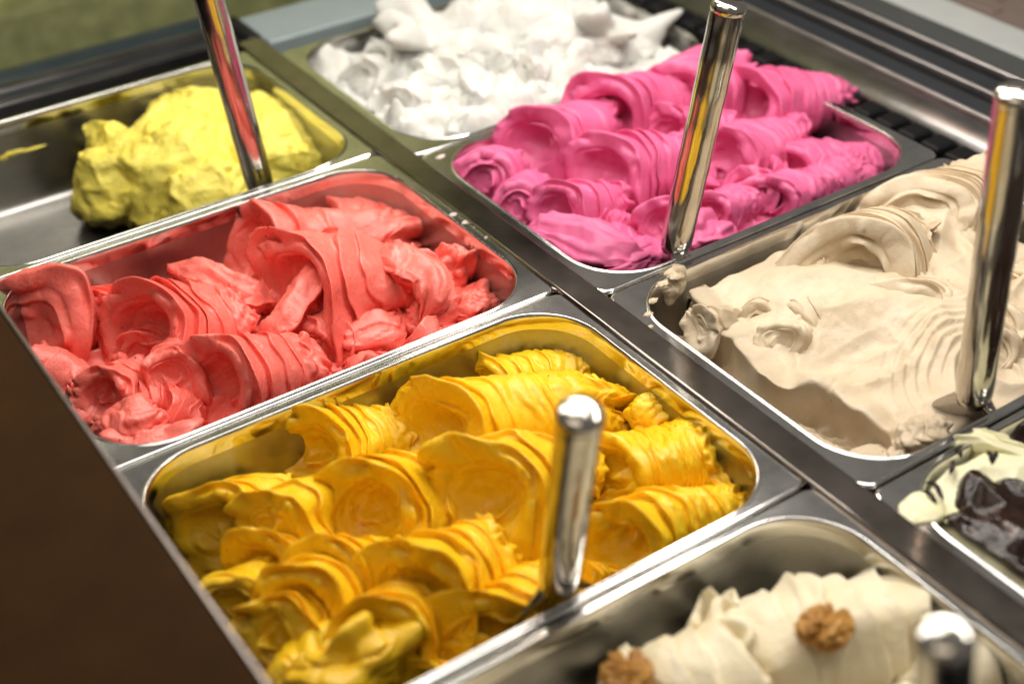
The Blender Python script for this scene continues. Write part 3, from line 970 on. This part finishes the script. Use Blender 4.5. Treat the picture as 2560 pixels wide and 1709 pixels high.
# ------------------------------------------------------------------ white
g = gel_thing('white_gelato', 'white', 'rough heap of white gelato in the pan at the back')
X, Y, D = mound_grid('white', 0.0015, 0.005)
P3 = np.stack([X, Y, 0 * X], -1)
hump = 0.016 * np.exp(-(((X - 0.20) / 0.11) ** 2 + ((Y - 0.12) / 0.08) ** 2))
Z = -0.014 + hump + 0.016 * fbm(P3 * 18, 90, 2) + 0.008 * np.abs(fbm(P3 * 40 + 3, 93, 2)) + 0.005 * fbm(P3 * 70, 97, 3) + 0.006
Z = Z - 0.014 * smooth(D, -0.02, 0.0) ** 2
gpart(g, 'mound', mound_mesh(X, Y, Z, D < 0.0005), M['white'])
for k, (c, rr, sd) in enumerate([((0.1554, 0.1604, -0.0120), 0.034, 4), ((0.2363, 0.1181, -0.0080), 0.044, 9), ((0.2880, 0.0772, -0.0120), 0.036, 12)]):
    gpart(g, 'lump', blob_mesh(c, (rr * 1.35, rr * 1.2, rr * 0.8), 200 + sd, 0.9, 1.2, 0.06), M['white'])
fillers(g, M['white'], 'white', 28, -0.013, 0.014, 0.024, 31, xr=(0.075, 0.30), yr=(0.015, 0.175), ring=0.03, lip=0.22, cup=0.15, hook=0.1, rough=0.30)

# ------------------------------------------------------------------ hazelnut
g = gel_thing('hazelnut_gelato', 'hazel', 'beige hazelnut gelato with a scooped hollow at its near left side')
X, Y, D = mound_grid('hazel', 0.00115, 0.0075)
P3 = np.stack([X, Y, 0 * X], -1)
Z = -0.020 + folded(X, Y, 120, 22, 0.0045, 0.035)
for (c, sx, h) in (((0.1599, -0.3392, 0.0000), 0.060, 0.022), ((0.2859, -0.3202, 0.0000), 0.048, 0.026), ((0.1690, -0.4128, 0.0000), 0.05, 0.012), ((0.2607, -0.4276, 0.0000), 0.06, 0.016)):
    Z = Z + h * np.exp(-((X - c[0]) ** 2 + (Y - c[1]) ** 2) / sx ** 2)
# nested ridges left by the spatula round two hollows
for (c, r0, r1, lam, a0, aw, am, dp, sd) in (((0.1868, -0.4786, 0.0020), 0.012, 0.095, 0.0085, 1.0, 1.7, 0.0045, 0.006, 3), ((0.1942, -0.3589, 0.0080), 0.035, 0.075, 0.0085, 1.0, 1.1, 0.0030, 0.0, 4)):
    dx, dy = X - c[0], Y - c[1]
    an = np.arctan2(dy, dx)
    rr = np.hypot(dx, dy * 1.15) * (1 + 0.18 * np.cos(an - a0)) + 0.0022 * fbm(P3 * 24, 130 + sd, 3)
    da = np.angle(np.exp(1j * (an - a0)))
    mask = smooth(rr, r0 * 0.7, r0 * 1.3) * (1 - smooth(rr, r1 * 0.6, r1)) * np.exp(-(da / aw) ** 4) * (0.75 + 0.5 * noise(P3 * 40, 136 + sd))
    Z = Z + am * mask * (1 - saw(np.mod(-rr / lam + an * 0.25 + 0.15 * noise(P3 * 30, 133 + sd), 1.0), 0.25, 0.8))
    Z = Z - dp * np.exp(-(rr / (r0 * 2.4)) ** 2)
# the scooped trough along the divider bar
lip = np.array([p[:2] for p in ((0.0753, -0.2689, -0.0040), (0.0654, -0.3096, -0.0040), (0.0601, -0.3478, -0.0040), (0.0491, -0.3912, -0.0040), (0.0587, -0.4116, -0.0040), (0.0757, -0.4347, -0.0040), (0.0797, -0.4560, -0.0040), (0.0730, -0.4833, -0.0040), (0.0614, -0.5079, -0.0040), (0.0425, -0.5327, -0.0040))])
ring = np.concatenate([lip, np.array([(0.02, -0.62), (-0.1, -0.62), (-0.1, -0.30)])])
ds = poly_sdf(X, Y, ring) + 0.004 * fbm(P3 * 30, 140, 2) - 0.017 * smooth(X, 0.03, 0.06)
Z0 = Z.copy()
scrape = 0.0022 * fbm(np.stack([(X + Y) * 160, (X - Y) * 60, 0 * X], -1), 150, 4)
floor = -0.046 + scrape * 1.8 + 0.004 * fbm(P3 * 18, 152, 3) + 0.022 * smooth(-ds, 0.012, 0.05)
tcut = smooth(-ds, 0.0, 0.009)
Z = Z * (1 - tcut) + floor * tcut
Z = Z + 0.007 * np.exp(-((ds - 0.003) / 0.005) ** 2) * (1 + 0.8 * noise(P3 * 50, 171))       # raised lip of the scoop
Z = Z + 0.0005 * fbm(P3 * 110, 160, 4, 0.6)
Z = Z - 0.02 * smooth(D, -0.014, 0.0) ** 2 * (1 - 0.6 * tcut)
gx, gy = np.gradient(ds, X[1, 0] - X[0, 0], Y[0, 1] - Y[0, 0])
push = 0.009 * np.exp(-((ds - 0.0015) / 0.0045) ** 2) * (1 + 0.6 * noise(P3 * 40, 173)) * (D < -0.012)
gpart(g, 'mound', mound_mesh(X - gx * push, Y - gy * push, Z, D < 0.0005), M['hazel'])
curls(g, M['hazel'], [
    ((0.1699, -0.3520, -0.0100), (0.2473, -0.3393, -0.0260), 40, dict(n=9, lip=0.11, decay=9.0, cup=0.45, ring=0.02, taper=0.9, tilt=0.8, tip=0.3, hook=0.3, hook_at=2.4)),
    ((0.2665, -0.3327, -0.0060), (0.3539, -0.3243, -0.0220), 37, dict(n=10, lip=0.10, decay=10.0, cup=0.25, ring=0.02, taper=0.95, tilt=0.8, hook=0.2, seed=33)),
    ((0.1701, -0.3983, -0.0140), (0.2321, -0.3993, -0.0260), 27, dict(n=4, lip=0.18, decay=2.0, cup=0.15, ring=0.01, tilt=0.8, seed=52, tip=0.5)),
], dict(rough=0.10, tip=0.1, face=(-0.2, -0.6, 0.75)))
fillers(g, M['hazel'], 'hazel', 12, -0.019, 0.015, 0.024, 12, xr=(0.15, 0.31), yr=(-0.46, -0.33), ring=0.02, lip=0.16, decay=3.5, cup=0.2, rough=0.16, face=(-0.2, -0.5, 0.8))
fillers(g, M['hazel'], 'hazel', 7, -0.021, 0.014, 0.022, 19, xr=(0.10, 0.20), yr=(-0.40, -0.31), ring=0.01, lip=0.12, decay=3.0, cup=0.1, rough=0.16, tip=0.2, face=(-0.2, -0.5, 0.8))
curls(g, M['hazel'], [
    ((0.0597, -0.3306, -0.0100), (0.0922, -0.3304, -0.0200), 12, dict(n=3, lip=0.3, cup=0.2, tip=0.8)),
], dict(rough=0.22, decay=2.0, ring=0.01, hook=0.1, res=(14, 54), face=(-0.2, -0.5, 0.8)))
for k, (c, rad, sd, sp) in enumerate([
                                  ((0.0943, -0.4997, -0.0120), (0.02, 0.016, 0.010), 14, 0.5), ((0.0654, -0.4876, -0.0340), (0.022, 0.016, 0.012), 21, 0.6), ((0.0739, -0.2808, -0.0120), (0.014, 0.010, 0.012), 25, 0.9), ((0.0832, -0.5019, -0.0260), (0.024, 0.014, 0.012), 28, 0.7)]):
    gpart(g, 'crumb', blob_mesh(c, rad, 300 + sd, sp * 0.4, 1.2, 0.10), M['hazel'])

# ------------------------------------------------------------------ walnut gelato
g = gel_thing('walnut_gelato', 'walnut', 'cream coloured gelato in thick pleats with walnut halves, in the nearest pan')
gpart(g, 'mound', simple_mound('walnut', -0.044, 170, 22, 0.006), M['walnut_cream'])
curls(g, M['walnut_cream'], [
    ((-0.0154, -0.5873, -0.0400), (-0.1256, -0.5481, -0.0440), 33, dict(n=8, lip=0.24, ring=0.02, decay=60.0, knob=0.3, cup=0.6, tip=0.0, taper=0.95, tilt=0.1)),
    ((-0.1178, -0.5698, -0.0340), (-0.1783, -0.5473, -0.0380), 32, dict(n=4, lip=0.16, ring=0.02, decay=20.0, cup=0.3, tip=0.0, taper=0.9, tilt=0.0)),
    ((-0.0032, -0.6312, -0.0360), (-0.0702, -0.6394, -0.0400), 26, dict(n=5, lip=0.2)),
], dict(rough=0.08))


def walnut(c, rad, seed, rot, label):
    nu, nv = 60, 84
    u = np.linspace(0, math.pi, nu)[:, None]
    v = np.linspace(0, 2 * math.pi, nv, endpoint=False)[None, :]
    Dn = np.stack([np.sin(u) * np.cos(v), np.sin(u) * np.sin(v), np.cos(u) + 0 * v], -1)
    wn = np.stack([noise(Dn * 2.2 + 7 * k + seed, seed + k) for k in range(3)], -1)
    r1 = np.abs(noise(Dn * 2.9 + wn * 0.7 + seed, seed + 4))
    s = 1.05 - 0.42 * np.exp(-(r1 / 0.10) ** 2) + 0.14 * noise(Dn * 5.5 + seed, seed + 6)
    s = s - 0.30 * np.exp(-(Dn[..., 1] / 0.13) ** 2) * np.clip(Dn[..., 2] + 0.3, 0, 1)
    s = s - 0.35 * np.exp(-((np.abs(Dn[..., 0]) - 1.0) / 0.12) ** 2)
    P = Dn * s[..., None] * np.array(rad)
    ca, sa = math.cos(rot), math.sin(rot)
    P = np.stack([P[..., 0] * ca - P[..., 1] * sa, P[..., 0] * sa + P[..., 1] * ca, P[..., 2]], -1)
    o = put('walnut_half', mesh_from(P.reshape(-1, 3), grid_faces(nu, nv, wrap_v=True), 'walnut_half'), M['nut'], None, c)
    tag(o, label, 'walnut', 'walnut halves on the cream gelato')


walnut((-0.0764, -0.5874, 0.0030), (0.0155, 0.0130, 0.007), 5, 0.3, 'brown walnut half pressed into the pleats of cream gelato, whole in view')
walnut((-0.1780, -0.5530, 0.0000), (0.0165, 0.013, 0.008), 12, 1.0, 'brown walnut half cut by the bottom edge of the picture')

# ------------------------------------------------------------------ cream with chocolate
g = gel_thing('chocolate_cream_gelato', 'strac', 'pale cream gelato under glossy dark chocolate sauce at lower right')
X, Y, D = mound_grid('strac', 0.0013, 0.004)
P3 = np.stack([X, Y, 0 * X], -1)
Z = -0.005 + folded(X, Y, 190, 18, 0.0045, 0.03) + 0.002 * fbm(P3 * 50, 195, 3)
Z = Z - 0.012 * smooth(D, -0.008, 0.0) ** 2
gpart(g, 'mound', mound_mesh(X, Y, Z, D < 0.0005), M['cream'])
gpart(g, 'fold', curl_mesh((0.1006, -0.5412, -0.0160), (0.1315, -0.5406, -0.0200), 0.022, n=3, lip=0.2, cup=0.15, hook=0.0, ring=0.0, tip=0.2, rough=0.2, seed=77), M['cream'])
gpart(g, 'lump', blob_mesh((0.0335, -0.5532, -0.0010), (0.017, 0.012, 0.005), 613, 0.1, 0.9, 0.05), M['cream'])
w = np.stack([noise(P3 * 30 + 9 * k, 200 + k) for k in range(3)], -1) * 0.012
cov = fbm((P3 + w) * 26, 205, 3) + 2.6 * smooth(X - Y - 0.64, -0.048, 0.004) - 1.0 - 2.2 * np.exp(-((X - 0.10) ** 2 + (Y + 0.545) ** 2) / 0.030 ** 2)
th = 0.0065 * smooth(cov, 0.0, 0.45) + 0.004 * smooth(cov, 0.0, 0.5) * (1 - np.abs(noise((P3 + w * 1.5) * 32, 211)) * 2)
Zc = Z + th - 0.0008 + 0.002 * smooth(cov, 0.3, 1.2) * fbm(P3 * 40, 213, 2)
gpart(g, 'chocolate_sauce', mound_mesh(X, Y, Zc, (D < -0.004) & (cov > -0.03)), M['choc'])
for k, (a, b) in enumerate([((0.0420, -0.5425, 0.0000), (0.0398, -0.5573, 0.0020)), ((0.0520, -0.5382, 0.0000), (0.0455, -0.5569, 0.0020)), ((0.0844, -0.5305, 0.0000), (0.0824, -0.5368, 0.0020)), ((0.0909, -0.5468, 0.0080), (0.0860, -0.5553, 0.0080)), ((0.0950, -0.5507, 0.0080), (0.0860, -0.5553, 0.0080)), ((0.0733, -0.5379, 0.0040), (0.0635, -0.5451, 0.0040)), ((0.0289, -0.5485, -0.0020), (0.0193, -0.5614, -0.0020))]):
    a, b = np.array(a), np.array(b)
    gpart(g, 'chocolate_thread', strap_mesh([a, (a + b) / 2 + np.array((0.002, 0.001, 0.002)), b], [0.0008, 0.0016, 0.0010], 0.0012, 400 + k), M['choc'])

# ------------------------------------------------------------------ smears of gelato on the steel
def smear(key, spots, mat, seed):
    e = PAN[key]
    Vs, Fs, n = [], [], 0
    for k, (c, r) in enumerate(spots):
        V, F = blob_mesh((c[0], c[1], c[2] - 0.0001), (r, r * 0.6, 0.0010), seed + k, 0.3, 1.8, 0.3)
        me = mesh_from(V - np.array(e.location), F, 'gelato_smear')
        put('gelato_smear', me, mat, e)


smear('coral', [((-0.0067, -0.1195, 0.0000), 0.0035), ((-0.0038, -0.1344, 0.0000), 0.0040), ((-0.0026, -0.1447, 0.0000), 0.0022), ((-0.0051, -0.1620, 0.0000), 0.0018), ((0.0029, -0.1154, 0.0000), 0.002)], M['smear'], 500)
smear('hazel', [((0.0607, -0.2866, 0.0000), 0.005), ((0.0415, -0.2993, 0.0000), 0.004), ((0.0295, -0.3101, 0.0000), 0.004), ((0.0204, -0.3224, 0.0000), 0.003), ((0.0746, -0.2863, 0.0010), 0.006), ((0.0043, -0.4893, 0.0000), 0.002), ((0.0077, -0.4966, 0.0000), 0.0016)], M['hazel'], 520)
smear('pink', [((0.0160, -0.0345, 0.0000), 0.003), ((0.0333, -0.0366, 0.0000), 0.004)], M['smear'], 540)
# streaks of lemon sorbet left on the bare wall of its pan
for k, (sx, sz, rx, rz) in enumerate(((-0.2337, -0.0289, 0.010, 0.0022), (-0.2165, -0.0302, 0.012, 0.0014), (-0.2418, -0.0306, 0.004, 0.0030))):
    V, F = blob_mesh((0, 0, 0), (rx, 0.0012, rz), 560 + k, 0.3, 1.6, 0.1)
    wall = PANS['lemon'][1] + HY - FY - (0.0012 + (-sz - 0.0105) * 0.125)
    V = V + np.array((sx, wall, sz)) - np.array(PAN['lemon'].location)
    put('gelato_smear', mesh_from(V, F, 'gelato_smear'), M['lemon'], PAN['lemon'])
